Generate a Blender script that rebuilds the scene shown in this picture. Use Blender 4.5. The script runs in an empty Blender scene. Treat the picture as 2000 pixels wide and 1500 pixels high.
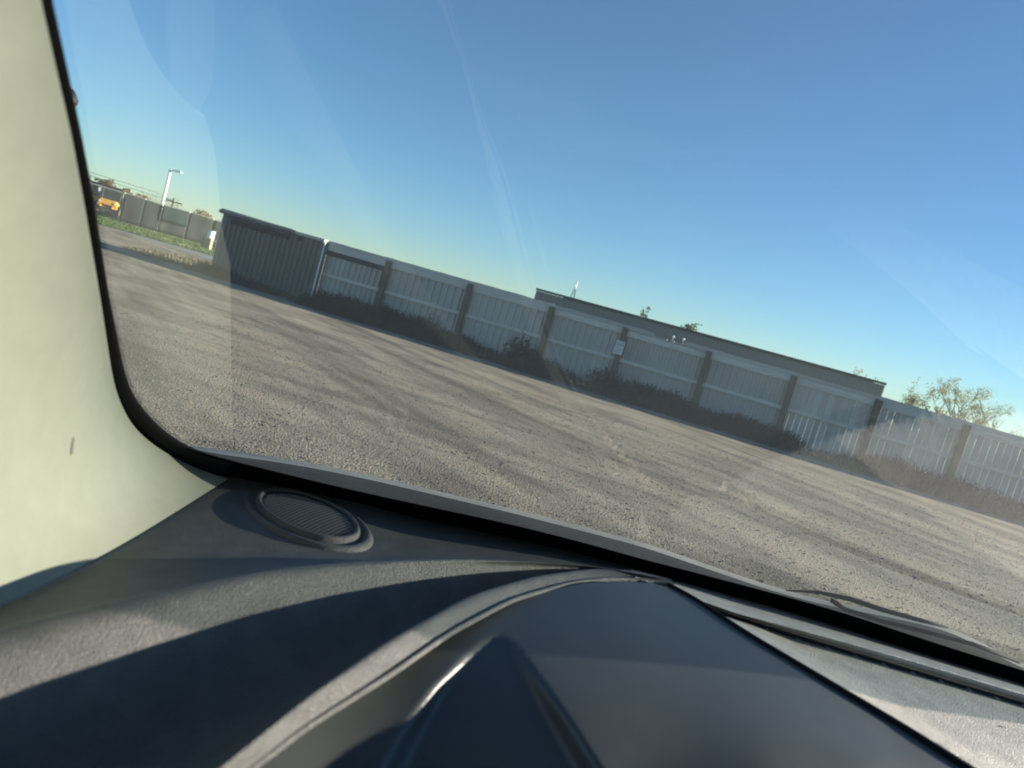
import bpy, math, random
import numpy as np
from mathutils import Vector, Matrix
random.seed(7); rng = np.random.default_rng(11)
scene = bpy.context.scene
col = scene.collection
R = math.radians
# ------------------------------------------------------------------ camera
CAM = np.array([0.0, 0.0, 1.6]); FPX = 1450.0
ROLL, PITCH = R(16.07), R(5.17)
Fv = np.array([0, math.cos(PITCH), -math.sin(PITCH)])
R0 = np.array([1.0, 0, 0]); U0 = np.array([0, math.sin(PITCH), math.cos(PITCH)])
Rv = math.cos(ROLL)*R0 + math.sin(ROLL)*U0
Uv = -math.sin(ROLL)*R0 + math.cos(ROLL)*U0
cd = bpy.data.cameras.new('camera'); cam = bpy.data.objects.new('camera', cd); col.objects.link(cam)
cd.sensor_width = 36; cd.lens = FPX/2000*36; cd.clip_start = 0.02; cd.clip_end = 3000
M = Matrix(((Rv[0], Uv[0], -Fv[0], CAM[0]), (Rv[1], Uv[1], -Fv[1], CAM[1]), (Rv[2], Uv[2], -Fv[2], CAM[2]), (0, 0, 0, 1)))
cam.matrix_world = M
cd.dof.use_dof = True; cd.dof.focus_distance = 1.9; cd.dof.aperture_fstop = 6.0
scene.camera = cam
# ------------------------------------------------------------------ sky, sun, exposure
SUN_AZ, SUN_EL = R(80), R(12.5)      # azimuth to the right of straight ahead
world = bpy.data.worlds.new('World'); scene.world = world; world.use_nodes = True
wn = world.node_tree.nodes; bg = wn['Background']
sky = wn.new('ShaderNodeTexSky'); sky.sky_type = 'NISHITA'; sky.sun_disc = False
sky.sun_elevation = SUN_EL; sky.sun_rotation = SUN_AZ
sky.air_density = 1.0; sky.dust_density = 0.0; sky.ozone_density = 4.0; sky.altitude = 600
tint = wn.new('ShaderNodeMix'); tint.data_type = 'RGBA'; tint.blend_type = 'MULTIPLY'; tint.inputs['Factor'].default_value = 1
world.node_tree.links.new(sky.outputs[0], tint.inputs['A']); tint.inputs['B'].default_value = (.96, 1.01, 1.04, 1)
world.node_tree.links.new(tint.outputs['Result'], bg.inputs[0]); bg.inputs[1].default_value = 0.06
sd = bpy.data.lights.new('sun', 'SUN'); sun = bpy.data.objects.new('sun', sd); col.objects.link(sun)
sd.energy = 4.2; sd.angle = R(0.53); sd.color = (1.0, 0.91, 0.77)
S = Vector((math.sin(SUN_AZ)*math.cos(SUN_EL), math.cos(SUN_AZ)*math.cos(SUN_EL), math.sin(SUN_EL)))
sun.rotation_euler = S.to_track_quat('Z', 'Y').to_euler(); sun.location = (60, 30, 40)
vs = scene.view_settings; vs.view_transform = 'Standard'; vs.look = 'None'; vs.gamma = 1; vs.use_curve_mapping = False
vs.exposure = 1.7
scene.cycles.use_denoising = True
scene.cycles.max_bounces = 8; scene.cycles.transparent_max_bounces = 16
scene.cycles.sample_clamp_indirect = 4

# ------------------------------------------------------------------ helpers
def ray(px, py): return Fv*FPX + (px-1000)*Rv - (py-750)*Uv
def onz(px, py, z):
    d = ray(px, py); return CAM + d*((z-CAM[2])/d[2])
def aty(px, py, y):
    d = ray(px, py); return CAM + d*(y/d[1])
def tag(o, label=None, cat=None, group=None, kind=None):
    if label: o['label'] = label
    if cat: o['category'] = cat
    if group: o['group'] = group
    if kind: o['kind'] = kind
    return o
def empty(name, loc=(0, 0, 0), rz=0, parent=None):
    o = bpy.data.objects.new(name, None); o.location = loc; o.rotation_euler = (0, 0, rz)
    o.empty_display_size = .1; col.objects.link(o)
    if parent: o.parent = parent
    return o
class MB:
    def __init__(s): s.v = []; s.f = []
    def add(s, v, f):
        n = len(s.v); s.v += [tuple(map(float, p)) for p in v]; s.f += [tuple(i+n for i in q) for q in f]; return s
    def box(s, x0, x1, y0, y1, z0, z1):
        return s.add([(x0,y0,z0),(x1,y0,z0),(x1,y1,z0),(x0,y1,z0),(x0,y0,z1),(x1,y0,z1),(x1,y1,z1),(x0,y1,z1)],
              [(0,3,2,1),(4,5,6,7),(0,1,5,4),(1,2,6,5),(2,3,7,6),(3,0,4,7)])
    def prism(s, pts, y0, y1):   # pts in (x,z), extruded in y
        n = len(pts)
        return s.add([(x, y0, z) for x, z in pts]+[(x, y1, z) for x, z in pts],
              [tuple(range(n)), tuple(range(2*n-1, n-1, -1))]+[(i, i+n, (i+1) % n+n, (i+1) % n) for i in range(n)])
    def tube(s, pts, rad, n=6, cap=True):
        P = [Vector(p) for p in pts]; k0 = len(s.v); r = rad if hasattr(rad, '__len__') else [rad]*len(P)
        for i, p in enumerate(P):
            d = (P[min(i+1, len(P)-1)]-P[max(i-1, 0)]).normalized()
            a = d.orthogonal().normalized() if i == 0 else (a - d*a.dot(d)).normalized()
            b = d.cross(a)
            for j in range(n):
                t = 2*math.pi*j/n; s.v.append(tuple(p+(a*math.cos(t)+b*math.sin(t))*r[i]))
        for i in range(len(P)-1):
            for j in range(n):
                s.f.append((k0+i*n+j, k0+i*n+(j+1) % n, k0+(i+1)*n+(j+1) % n, k0+(i+1)*n+j))
        if cap:
            s.f.append(tuple(k0+j for j in range(n-1, -1, -1))); s.f.append(tuple(k0+(len(P)-1)*n+j for j in range(n)))
        return s
    def grid(s, rows, close=False):
        n = len(rows[0]); k0 = len(s.v)
        for r in rows: s.v += [tuple(map(float, p)) for p in r]
        for i in range(len(rows)-1):
            for j in range(n-1): s.f.append((k0+i*n+j, k0+i*n+j+1, k0+(i+1)*n+j+1, k0+(i+1)*n+j))
        return s
    def mesh(s, name, mat, smooth=False):
        m = bpy.data.meshes.new(name); m.from_pydata(s.v, [], s.f); m.materials.append(mat)
        if smooth: m.polygons.foreach_set('use_smooth', [True]*len(m.polygons))
        m.update(); return m
    def build(s, name, mat, parent=None, smooth=False, loc=None):
        o = bpy.data.objects.new(name, s.mesh(name, mat, smooth)); col.objects.link(o)
        if parent: o.parent = parent
        if loc is not None: o.location = loc
        return o
def inst(name, mesh, parent=None, loc=(0, 0, 0), rz=0, scale=(1, 1, 1)):
    o = bpy.data.objects.new(name, mesh); o.location = loc; o.rotation_euler = (0, 0, rz); o.scale = scale
    col.objects.link(o)
    if parent: o.parent = parent
    return o
def solid(o, th, off=-1):
    m = o.modifiers.new('thickness', 'SOLIDIFY'); m.thickness = th; m.offset = off; return o
def bevel(o, w, seg=2):
    m = o.modifiers.new('bevel', 'BEVEL'); m.width = w; m.segments = seg; m.limit_method = 'ANGLE'; return o

def mat(name, c1, c2=None, scale=5, rough=.8, metal=0, bump=0, bscale=None, detail=4, spec=.5, stretch=None, spots=None, c3=None):
    m = bpy.data.materials.new(name); m.use_nodes = True; nt = m.node_tree; N = nt.nodes; L = nt.links
    b = N['Principled BSDF']; b.inputs['Roughness'].default_value = rough; b.inputs['Metallic'].default_value = metal
    b.inputs['Specular IOR Level'].default_value = spec
    tc = N.new('ShaderNodeTexCoord'); mp = N.new('ShaderNodeMapping'); L.new(tc.outputs['Object'], mp.inputs[0])
    if stretch: mp.inputs['Scale'].default_value = stretch
    if c2 is None: b.inputs['Base Color'].default_value = (*c1, 1)
    else:
        t = N.new('ShaderNodeTexNoise'); t.inputs['Scale'].default_value = scale; t.inputs['Detail'].default_value = detail
        t.inputs['Roughness'].default_value = .65
        L.new(mp.outputs[0], t.inputs['Vector'])
        r = N.new('ShaderNodeValToRGB'); r.color_ramp.elements[0].position = .35; r.color_ramp.elements[1].position = .65
        r.color_ramp.elements[0].color = (*c1, 1); r.color_ramp.elements[1].color = (*c2, 1)
        if c3: e = r.color_ramp.elements.new(.5); e.color = (*c3, 1)
        L.new(t.outputs['Fac'], r.inputs[0]); out = r.outputs[0]
        if spots:
            t2 = N.new('ShaderNodeTexNoise'); t2.inputs['Scale'].default_value = spots[0]; t2.inputs['Detail'].default_value = 6
            L.new(tc.outputs['Object'], t2.inputs['Vector'])
            r2 = N.new('ShaderNodeValToRGB'); r2.color_ramp.elements[0].position = spots[1]; r2.color_ramp.elements[1].position = spots[1]+.08
            r2.color_ramp.elements[0].color = (0, 0, 0, 1); L.new(t2.outputs['Fac'], r2.inputs[0])
            mx = N.new('ShaderNodeMix'); mx.data_type = 'RGBA'; L.new(r2.outputs[0], mx.inputs['Factor'])
            L.new(out, mx.inputs['A']); mx.inputs['B'].default_value = (*spots[2], 1); out = mx.outputs['Result']
        L.new(out, b.inputs['Base Color'])
    if bump:
        t = N.new('ShaderNodeTexNoise'); t.inputs['Scale'].default_value = bscale or scale*4; t.inputs['Detail'].default_value = 3
        L.new(mp.outputs[0], t.inputs['Vector'])
        bp = N.new('ShaderNodeBump'); bp.inputs['Strength'].default_value = bump; bp.inputs['Distance'].default_value = .01
        L.new(t.outputs['Fac'], bp.inputs['Height']); L.new(bp.outputs[0], b.inputs['Normal'])
    return m
galv = mat('galvanised_sheet', (.38,.38,.34), (.56,.55,.49), 1.6, .55, .15, stretch=(1,1,.35), spots=(1.9, .62, (.10,.115,.12)))
def vary(m, amt=.18):      # each sheet gets its own stains and a slightly different tone
    nt_ = m.node_tree; N_ = nt_.nodes; L_ = nt_.links; oi = N_.new('ShaderNodeObjectInfo'); mp_ = [n for n in N_ if n.type == 'MAPPING'][0]
    cx = N_.new('ShaderNodeCombineXYZ'); ml = N_.new('ShaderNodeMath'); ml.operation = 'MULTIPLY'; ml.inputs[1].default_value = 37.0
    L_.new(oi.outputs['Random'], ml.inputs[0]); L_.new(ml.outputs[0], cx.inputs[0]); L_.new(ml.outputs[0], cx.inputs[2])
    va = N_.new('ShaderNodeVectorMath'); tc_ = [n for n in N_ if n.type == 'TEX_COORD'][0]; L_.new(tc_.outputs['Object'], va.inputs[0]); L_.new(cx.outputs[0], va.inputs[1])
    for l in list(tc_.outputs['Object'].links):
        if l.to_node is not va: L_.new(va.outputs[0], l.to_socket)
    b_ = N_['Principled BSDF']; src = b_.inputs['Base Color'].links[0].from_socket
    mr = N_.new('ShaderNodeMapRange'); mr.inputs['To Min'].default_value = 1-amt; mr.inputs['To Max'].default_value = 1+amt*.5; L_.new(oi.outputs['Random'], mr.inputs[0])
    vm = N_.new('ShaderNodeVectorMath'); vm.operation = 'SCALE'; L_.new(src, vm.inputs[0]); L_.new(mr.outputs[0], vm.inputs['Scale']); L_.new(vm.outputs[0], b_.inputs['Base Color'])
    return m
vary(galv)
galv_d = mat('dark_painted_sheet', (.14,.14,.125), (.20,.20,.18), 1.6, .65, .1, stretch=(1,1,.4))
white_w = mat('pale_weathered_board', (.50,.49,.43), (.64,.62,.55), 6, .8, bump=.2, stretch=(.4,1,3))
post_w = mat('brown_post_wood', (.11,.085,.06), (.18,.14,.10), 7, .85, bump=.3, stretch=(3,3,.4))
blackp = mat('black_plastic', (.012,.013,.014), None, rough=.6)
dark_w = mat('dark_board', (.04,.045,.05), (.07,.075,.08), 8, .8)
steel = mat('grey_steel', (.35,.36,.36), (.45,.46,.46), 9, .5, .5)
vary(galv_d, .12)
bld = mat('building_siding', (.26,.25,.225), (.30,.29,.26), .6, .7, stretch=(.1,.1,1))
bld_t = mat('roof_trim', (.05,.055,.06), None, rough=.6)
grass_m = mat('grass', (.06,.10,.025), (.12,.16,.045), 3, .9, spots=(.35, .58, (.20,.18,.09)))
weed_m = mat('weed', (.034,.041,.034), (.060,.066,.052), 1.3, .95)
dryg = mat('dry_grass', (.13,.11,.07), (.21,.18,.12), 2.0, .95)
def leafmat(name, c1, c2, sc):
    m = mat(name, c1, c2, sc, .8); nt_ = m.node_tree; b_ = nt_.nodes['Principled BSDF']; t_ = nt_.nodes.new('ShaderNodeBsdfTranslucent'); x_ = nt_.nodes.new('ShaderNodeMixShader')
    src = b_.inputs['Base Color'].links[0].from_socket; nt_.links.new(src, t_.inputs[0]); x_.inputs[0].default_value = .45
    nt_.links.new(b_.outputs[0], x_.inputs[1]); nt_.links.new(t_.outputs[0], x_.inputs[2]); nt_.links.new(x_.outputs[0], nt_.nodes['Material Output'].inputs[0]); return m
leaf_y = leafmat('leaf_yellow', (.50,.42,.20), (.34,.35,.17), .4)
leaf_g = leafmat('leaf_green', (.07,.10,.045), (.16,.17,.07), .4)
leaf_o = leafmat('leaf_orange', (.28,.18,.08), (.16,.15,.07), .5)
bark = mat('bark', (.10,.085,.07), (.17,.15,.13), 6, .9)
screen = mat('privacy_screen', (.024,.028,.03), (.04,.043,.042), .35, .85, spots=(.5, .64, (.065,.06,.05)))
screen_t = mat('teal_screen', (.012,.03,.032), (.02,.042,.042), 1, .8)
white_p = mat('white_paint', (.8,.8,.78), None, rough=.4)
yellow = mat('yellow_paint', (.75,.36,.03), (.80,.42,.05), 3, .4)
tyre = mat('tyre_rubber', (.02,.02,.02), None, rough=.9)
glass_d = mat('cab_glass', (.015,.022,.025), None, rough=.15, spec=.5)
tan_m = mat('tan_card', (.45,.33,.2), None, rough=.8)
signw = mat('sign_white', (.62,.64,.62), (.7,.71,.7), 9, .5)
signg = mat('sign_grey_print', (.22,.24,.25), None, rough=.6)

# ------------------------------------------------------------------ ground
def vnoise(x, y, seed, sc):
    r = np.random.default_rng(seed); T = r.random((64, 64)); x = x*sc; y = y*sc
    xi = np.floor(x).astype(int); yi = np.floor(y).astype(int); fx = x-xi; fy = y-yi
    fx = fx*fx*(3-2*fx); fy = fy*fy*(3-2*fy)
    g = lambda a, b: T[a % 64, b % 64]
    return (g(xi,yi)*(1-fx)+g(xi+1,yi)*fx)*(1-fy)+(g(xi,yi+1)*(1-fx)+g(xi+1,yi+1)*fx)*fy-.5
FA = aty(437, 413, 26.8)[:2]; FB = aty(2000, 853, 22.2)[:2]     # two points of the fence line
FD = (FB-FA)/np.linalg.norm(FB-FA); FN = np.array([FD[1], -FD[0]])   # along, towards the camera
if FN[1] > 0: FN = -FN
FANG = math.atan2(FD[1], FD[0])
_a = onz(470, 620, 0); _b = onz(1050, 990, 0); TRK = math.atan2(_b[1]-_a[1], _b[0]-_a[0])
def gheight(x, y):
    x = np.asarray(x, float); y = np.asarray(y, float)
    d = (x-FA[0])*FN[0]+(y-FA[1])*FN[1]; s = (x-FA[0])*FD[0]+(y-FA[1])*FD[1]
    a = TRK-FANG; s2 = s*math.cos(a)+d*math.sin(a); d2 = -s*math.sin(a)+d*math.cos(a)
    h = .05*vnoise(s, d, 1, .35) + .012*vnoise(s*.25, d, 2, 1.6) + .03*vnoise(s2*.2, d2, 5, 2.6) + .012*vnoise(s, d, 3, 2.5) + .010*vnoise(s, d, 4, 6.0)
    near = np.clip((d-1.5)/2.5, 0, 1)*np.clip((60-np.hypot(x, y))/30, 0, 1)
    return h*near*.3
def axis(segs):
    out = []
    for a, b, st in segs: out += list(np.arange(a, b, st))
    return np.array(out+[segs[-1][1]])
gx = axis([(-900,-60,60),(-60,-16,2),(-16,-8,.25),(-8,8,.09),(8,20,.25),(20,60,2),(60,900,60)])
gy = axis([(-200,-10,38),(-10,2,1),(2,13,.09),(13,26,.2),(26,60,2),(60,1500,90)])
GX, GY = np.meshgrid(gx, gy); GZ = gheight(GX, GY)
gv = np.stack([GX, GY, GZ], -1).reshape(-1, 3); nx = len(gx); ny = len(gy)
ii, jj = np.meshgrid(np.arange(ny-1), np.arange(nx-1), indexing='ij'); k = (ii*nx+jj).ravel()
gf = np.stack([k, k+1, k+nx+1, k+nx], -1)
gm = bpy.data.materials.new('gravel'); gm.use_nodes = True
nt = gm.node_tree; N = nt.nodes; L = nt.links; b = N['Principled BSDF']; b.inputs['Roughness'].default_value = .95
b.inputs['Specular IOR Level'].default_value = .2
tc = N.new('ShaderNodeTexCoord'); mp = N.new('ShaderNodeMapping'); mp.inputs['Rotation'].default_value = (0, 0, -FANG)
L.new(tc.outputs['Object'], mp.inputs[0])
def noise(sc, det, vec, rough=.6):
    t = N.new('ShaderNodeTexNoise'); t.inputs['Scale'].default_value = sc; t.inputs['Detail'].default_value = det
    t.inputs['Roughness'].default_value = rough; L.new(vec, t.inputs['Vector']); return t.outputs['Fac']
def ramp(fac, els):
    r = N.new('ShaderNodeValToRGB'); cr = r.color_ramp
    cr.elements[0].position, cr.elements[0].color = els[0][0], (*els[0][1], 1)
    cr.elements[1].position, cr.elements[1].color = els[-1][0], (*els[-1][1], 1)
    for p, c in els[1:-1]: e = cr.elements.new(p); e.color = (*c, 1)
    L.new(fac, r.inputs[0]); return r.outputs[0]
def mix(f, a, bb, typ='MIX'):
    m = N.new('ShaderNodeMix'); m.data_type = 'RGBA'; m.blend_type = typ
    if isinstance(f, (int, float)): m.inputs['Factor'].default_value = f
    else: L.new(f, m.inputs['Factor'])
    for sck, v in (('A', a), ('B', bb)):
        if isinstance(v, tuple): m.inputs[sck].default_value = (*v, 1)
        else: L.new(v, m.inputs[sck])
    return m.outputs['Result']
TA = onz(470, 620, 0); TB = onz(1050, 990, 0); TANG = -(math.atan2(TB[1]-TA[1], TB[0]-TA[0])-FANG)
mp2 = N.new('ShaderNodeMapping'); mp2.inputs['Scale'].default_value = (.09, 1, 1); L.new(mp.outputs[0], mp2.inputs[0])
mp3a = N.new('ShaderNodeMapping'); mp3a.inputs['Rotation'].default_value = (0, 0, TANG); L.new(mp.outputs[0], mp3a.inputs[0])
mp3 = N.new('ShaderNodeMapping'); mp3.inputs['Scale'].default_value = (.13, 1, 1); L.new(mp3a.outputs[0], mp3.inputs[0])
base = ramp(noise(.5, 8, mp.outputs[0]), [(.3, (.235,.195,.145)), (.5, (.34,.285,.21)), (.7, (.42,.355,.265))])
streak = ramp(noise(2.2, 6, mp2.outputs[0]), [(.34, (.60,.60,.60)), (.5, (1,1,1)), (.7, (1.12,1.08,1.03))])
streak2 = ramp(noise(.95, 8, mp3.outputs[0]), [(.38, (.48,.48,.49)), (.54, (1,1,1)), (.7, (1.2,1.15,1.07))])
c = mix(.7, base, streak, 'MULTIPLY'); c = mix(.85, c, streak2, 'MULTIPLY')
vor = N.new('ShaderNodeTexVoronoi'); vor.inputs['Scale'].default_value = 48; L.new(tc.outputs['Object'], vor.inputs['Vector'])
peb = ramp(vor.outputs['Color'], [(.1, (.55,.55,.56)), (.5, (1,1,1)), (.95, (1.3,1.28,1.24))])
c = mix(.5, c, peb, 'MULTIPLY')
fine = ramp(noise(60, 4, tc.outputs['Object']), [(.3, (.6,.6,.6)), (.7, (1.3,1.3,1.3))])
c = mix(.6, c, fine, 'MULTIPLY')
L.new(c, b.inputs['Base Color'])
bp = N.new('ShaderNodeBump'); bp.inputs['Strength'].default_value = .8; bp.inputs['Distance'].default_value = .012
ad = N.new('ShaderNodeMath'); ad.operation = 'ADD'; L.new(noise(45, 5, tc.outputs['Object']), ad.inputs[0]); L.new(vor.outputs['Distance'], ad.inputs[1])
L.new(ad.outputs[0], bp.inputs['Height']); L.new(bp.outputs[0], b.inputs['Normal'])
me = bpy.data.meshes.new('ground'); me.from_pydata(gv.tolist(), [], gf.tolist()); me.materials.append(gm)
me.polygons.foreach_set('use_smooth', [True]*len(me.polygons)); me.update()
g = bpy.data.objects.new('ground', me); col.objects.link(g); tag(g, 'tan and grey gravel lot scored with tyre tracks', kind='structure')

def ribbon(y0, y1, z, x0, x1, n=12, wob=0):
    mb = MB(); rows = [[], []]
    for i in range(n+1):
        x = x0+(x1-x0)*i/n
        rows[0].append((x, y0+(x)*FD[1]/FD[0]+random.uniform(-wob, wob), z)); rows[1].append((x, y1+x*FD[1]/FD[0]*0, z))
    return mb.grid(rows)
# grass verge and paved road beyond the lot on the left
gr = onz(190, 437, 0); gr2 = onz(416, 500, 0)
def strip(name, near, far, m, z, x0=-90, x1=-6, n=40, wob=.15):
    mb = MB(); a, bb = [], []
    for i in range(n+1):
        x = x0+(x1-x0)*i/n
        a.append((x, near(x)+random.uniform(-wob, wob), z)); bb.append((x, far(x), z))
    return mb.grid([a, bb]).build(name, m)
road_m = mat('road_surface', (.20,.19,.17), (.25,.24,.215), .8, .9)
lin = lambda p, q: (lambda x: p[1]+(x-p[0])*(q[1]-p[1])/(q[0]-p[0]))
tag(strip('road', lin(onz(250, 457, 0), onz(407, 506, 0)), lin(gr, gr2), road_m, .004, -90, 60), 'pale packed gravel road between the lot and the verge', kind='structure')
verge = strip('grass_verge', lin(gr, gr2), lambda x: 160, grass_m, .02, -120, 120)
tag(verge, 'green grass verge running along the dark screened fence', kind='structure')
# blades for the verge
mb = MB()
for _ in range(16000):
    x = random.uniform(-42, -14); y0 = lin(gr, gr2)(x); y = y0+random.random()**1.4*19
    h = random.uniform(.05, .14); a = random.uniform(0, 6.28); w = .03
    mb.add([(x-w*math.cos(a), y-w*math.sin(a), .02), (x+w*math.cos(a), y+w*math.sin(a), .02), (x+random.uniform(-.05, .05), y+random.uniform(-.05, .05), h)], [(0, 1, 2)])
tag(mb.build('verge_grass', grass_m), 'short mown green grass on the verge', 'grass', kind='stuff')

# loose stones
def stones(name, n, x0, x1, y0, y1, s0, s1, m, seed):
    r = np.random.default_rng(seed)
    y = y0+(y1-y0)*r.random(n)**1.5; x = x0+(x1-x0)*r.random(n); s = s0+(s1-s0)*r.random(n)**2.5
    z = gheight(x, y)
    base = np.array([(1,0,0),(0,1,0),(-1,0,0),(0,-1,0),(0,0,.6),(0,0,-.5)])
    fb = np.array([(0,1,4),(1,2,4),(2,3,4),(3,0,4),(1,0,5),(2,1,5),(3,2,5),(0,3,5)])
    V = base[None]*s[:, None, None]*r.uniform(.55, 1.25, (n, 6, 3)); a = r.random(n)*6.28
    ca, sa = np.cos(a)[:, None], np.sin(a)[:, None]
    X = V[..., 0]*ca-V[..., 1]*sa+x[:, None]; Y = V[..., 0]*sa+V[..., 1]*ca+y[:, None]; Z = V[..., 2]+z[:, None]+s[:, None]*.12
    VV = np.stack([X, Y, Z], -1).reshape(-1, 3); FF = (fb[None]+(np.arange(n)*6)[:, None, None]).reshape(-1, 3)
    me = bpy.data.meshes.new(name); me.from_pydata(VV.tolist(), [], FF.tolist()); me.materials.append(m); me.update()
    o = bpy.data.objects.new(name, me); col.objects.link(o); return o
st_l = mat('stone_pale', (.30,.25,.19), (.44,.37,.29), .9, .9); st_d = mat('stone_dark', (.06,.058,.055), (.12,.11,.10), 1.1, .9)
tag(stones('gravel_stones', 30000, -6, 11, 4.0, 17, .003, .012, st_l, 3), 'pale loose stones scattered over the lot', 'gravel', kind='stuff')
tag(stones('dark_gravel_stones', 30000, -6, 11, 4.0, 17, .004, .019, st_d, 4), 'dark loose stones scattered over the lot', 'gravel', kind='stuff')

# ------------------------------------------------------------------ metal fence
HT = 2.3
def fs(px, py):      # distance along the fence line and height of a pixel
    d = ray(px, py); A = np.array([[FD[0], -d[0]], [FD[1], -d[1]]]); s, t = np.linalg.solve(A, CAM[:2]-FA)
    return s, CAM[2]+t*d[2]
fence = empty('corrugated_fence', (FA[0], FA[1], 0), FANG)
tag(fence, 'long pale corrugated metal fence with brown wooden posts across the lot', 'fence')
# local frame: x along, -y towards the camera
post_px = [(750, 560), (907, 605), (1068, 645), (1212, 675), (1370, 737), (1536, 785), (1698, 828), (1866, 885)]
PS = [fs(*p)[0] for p in post_px]
dw = (PS[-1]-PS[0])/(len(PS)-1)
PS += [PS[-1]+dw*(i+1) for i in range(5)]
S0 = fs(630, 525)[0]
edges = [S0]+PS
def corr(w, z0, z1, ribs):
    mb = MB(); prof = []
    p = w/ribs
    for i in range(ribs):
        x = i*p; prof += [(x, 0), (x+p*.62, 0), (x+p*.70, -.058), (x+p*.92, -.058)]
    prof.append((w, 0))
    r1 = [(x, y, z0) for x, y in prof]; r2 = [(x, y, z1) for x, y in prof]
    mb.grid([r1, r2]); mb.grid([[(x, y+.004, z) for x, y, z in r2], [(x, y+.004, z) for x, y, z in r1]])
    return mb
w_sheet = .9
sheet_me = corr(w_sheet, .05, HT-.12, 4).mesh('sheet', galv)
post_me = MB().box(-.085, .085, -.17, .0, 0, HT-.11).mesh('post', post_w)
board_me = MB().box(-.093, .093, -.02, 0, .05, HT-.12).mesh('board', galv)
for i, s in enumerate(PS):
    o = inst('post', post_me, fence, (s, -.05, 0)); o.rotation_euler = (0, R(random.uniform(-1, 1)), 0)
for i in range(len(edges)-1):
    a, bq = edges[i], edges[i+1]; w = bq-a
    if i < 6:
        n = max(1, round(w/w_sheet))
        for k in range(n):
            inst('sheet', sheet_me, fence, (a+w*k/n+(.004*k), random.uniform(0, .012), random.uniform(-.03, .01)), 0, (w/n/w_sheet*1.02, 1, 1))
    else:
        n = round(w/.2)
        for k in range(n):
            o = inst('board', board_me, fence, (a+w*(k+.5)/n, random.uniform(0, .01), random.uniform(-.02, .01)), 0, (w/n/.2*1.0, 1, 1))
            o.scale.x = (w/n-.018 if random.random() < .75 else w/n-.004)/.186
    # rails and the top board are one length per bay
    MB().box(a+.09, bq-.09, -.085, -.04, 1.08, 1.19).build('rail', white_w, fence)
    if i != 4:
        MB().box(a+(0 if i == 0 else .09), bq-.09, -.07, -.04, HT-.33, HT-.15).build('top_board', white_w, fence)
    # ragged top flashing
    q = 10 if i != 4 else 6
    pts = []; zz = HT
    for k in range(9):
        pts.append((a+w*k/8, HT-random.uniform(0, .02)))
    low = -.12
    if i == 4:
        MB().box(a+.09, bq-.09, -.07, -.04, HT-.36, HT-.17).build('top_board', white_w, fence)
        pts = [(a, HT), (a+w*.33, HT-.01), (a+w*.36, HT-.13), (a+w*.68, HT-.13), (a+w*.72, HT-.0), (bq, HT)]
    mb = MB(); mb.prism(pts+[(bq, HT-.15), (a, HT-.15)], -.06, .03); mb.build('flashing', galv, fence)
# dark strip added as the shade under the first top board
MB().box(S0+.02, PS[0]-.09, -.075, -.06, HT-.50, HT-.335).build('header_shade', dark_w, fence)
# sign on a post
sg = empty('post_sign'); sp = PS[3]; zc = fs(1213, 680)[1]
P = np.array([FA[0]+FD[0]*(sp-.02), FA[1]+FD[1]*(sp-.02)])+FN*.25
sg.location = (P[0], P[1], zc); sg.rotation_euler = (0, R(3), FANG)
tag(sg, 'small white notice sign nailed to a brown fence post', 'sign')
MB().box(-.15, .15, -.012, 0, -.22, .08).build('lower_panel', signw, sg)
MB().box(-.15, .15, -.012, 0, .11, .22).build('upper_panel', signw, sg)
mb = MB()
for k in range(4): mb.box(-.11, .11-random.uniform(0, .06), -.015, -.012, -.17+.06*k, -.15+.06*k)
mb.build('print', signg, sg)
MB().box(-.12, .12, -.014, -.012, .15, .175).build('print', signg, sg)
# fixtures poking up behind the gap in the fence top
for k, (px, py) in enumerate(((1316, 657), (1336, 662))):
    s, z = fs(px, py); q = FA+FD*s-FN*.25
    t = empty('garden_stake', (q[0], q[1], 0), FANG)
    tag(t, ['small white knob on a thin stake, left of the pair above the fence gap', 'small white knob on a thin stake, right of the pair above the fence gap'][k], 'stake', 'white knobs behind the fence gap')
    MB().tube([(0, 0, 0), (0, 0, z-.03)], .012, 5).build('stake', steel, t)
    MB().tube([(0, 0, z-.035), (0, 0, z-.015), (0, 0, z+.015), (0, 0, z+.035)], [.02, .04, .04, .015], 8).build('knob', white_p, t)

# ------------------------------------------------------------------ dark shed at the left end
sl = fs(419, 540)[0]; sr = S0-.02
shed = empty('metal_shed', (FA[0]+FD[0]*sl, FA[1]+FD[1]*sl, 0), FANG)
tag(shed, 'low dark corrugated metal shed at the left end of the pale fence', 'shed')
W = sr-sl; n = 4; dsheet = corr(1.0, .10, 2.2, 5).mesh('wall_sheet', galv_d)
for k in range(n):
    inst('wall_sheet', dsheet, shed, (W*k/n, -.30-.012*(k % 2), random.uniform(-.04, .0)), 0, (W/n, 1, 1))
sd_me = corr(1.0, .10, 2.2, 5).mesh('side_sheet', galv_d)
inst('side_sheet', sd_me, shed, (W, -.30, 0), R(90), (1.15, 1, 1)); inst('side_sheet', sd_me, shed, (0, .85, 0), R(-90), (1.15, 1, 1))
inst('side_sheet', sd_me, shed, (W, .86, 0), R(180), (W, 1, 1))
mb = MB(); mb.prism([(-.16, 2.19), (W*.72, 2.2), (W*.72, 2.31), (-.05, 2.36), (-.19, 2.27)], -.42, .95); mb.build('roof', galv_d, shed)
mb = MB().box(W*.72+.004, W+.02, -.40, .95, 2.19, 2.29); mb.build('roof', galv, shed)
mb = MB().box(0, W*.7, -.445, -.424, 2.29, 2.325); mb.build('gutter', white_w, shed)
MB().box(W+.006, W+.05, -.345, -.30, .1, 2.17).build('corner_trim', white_p, shed)
MB().box(.02, W*.45, -.36, -.345, .06, .14).build('skirt_board', post_w, shed)
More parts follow.
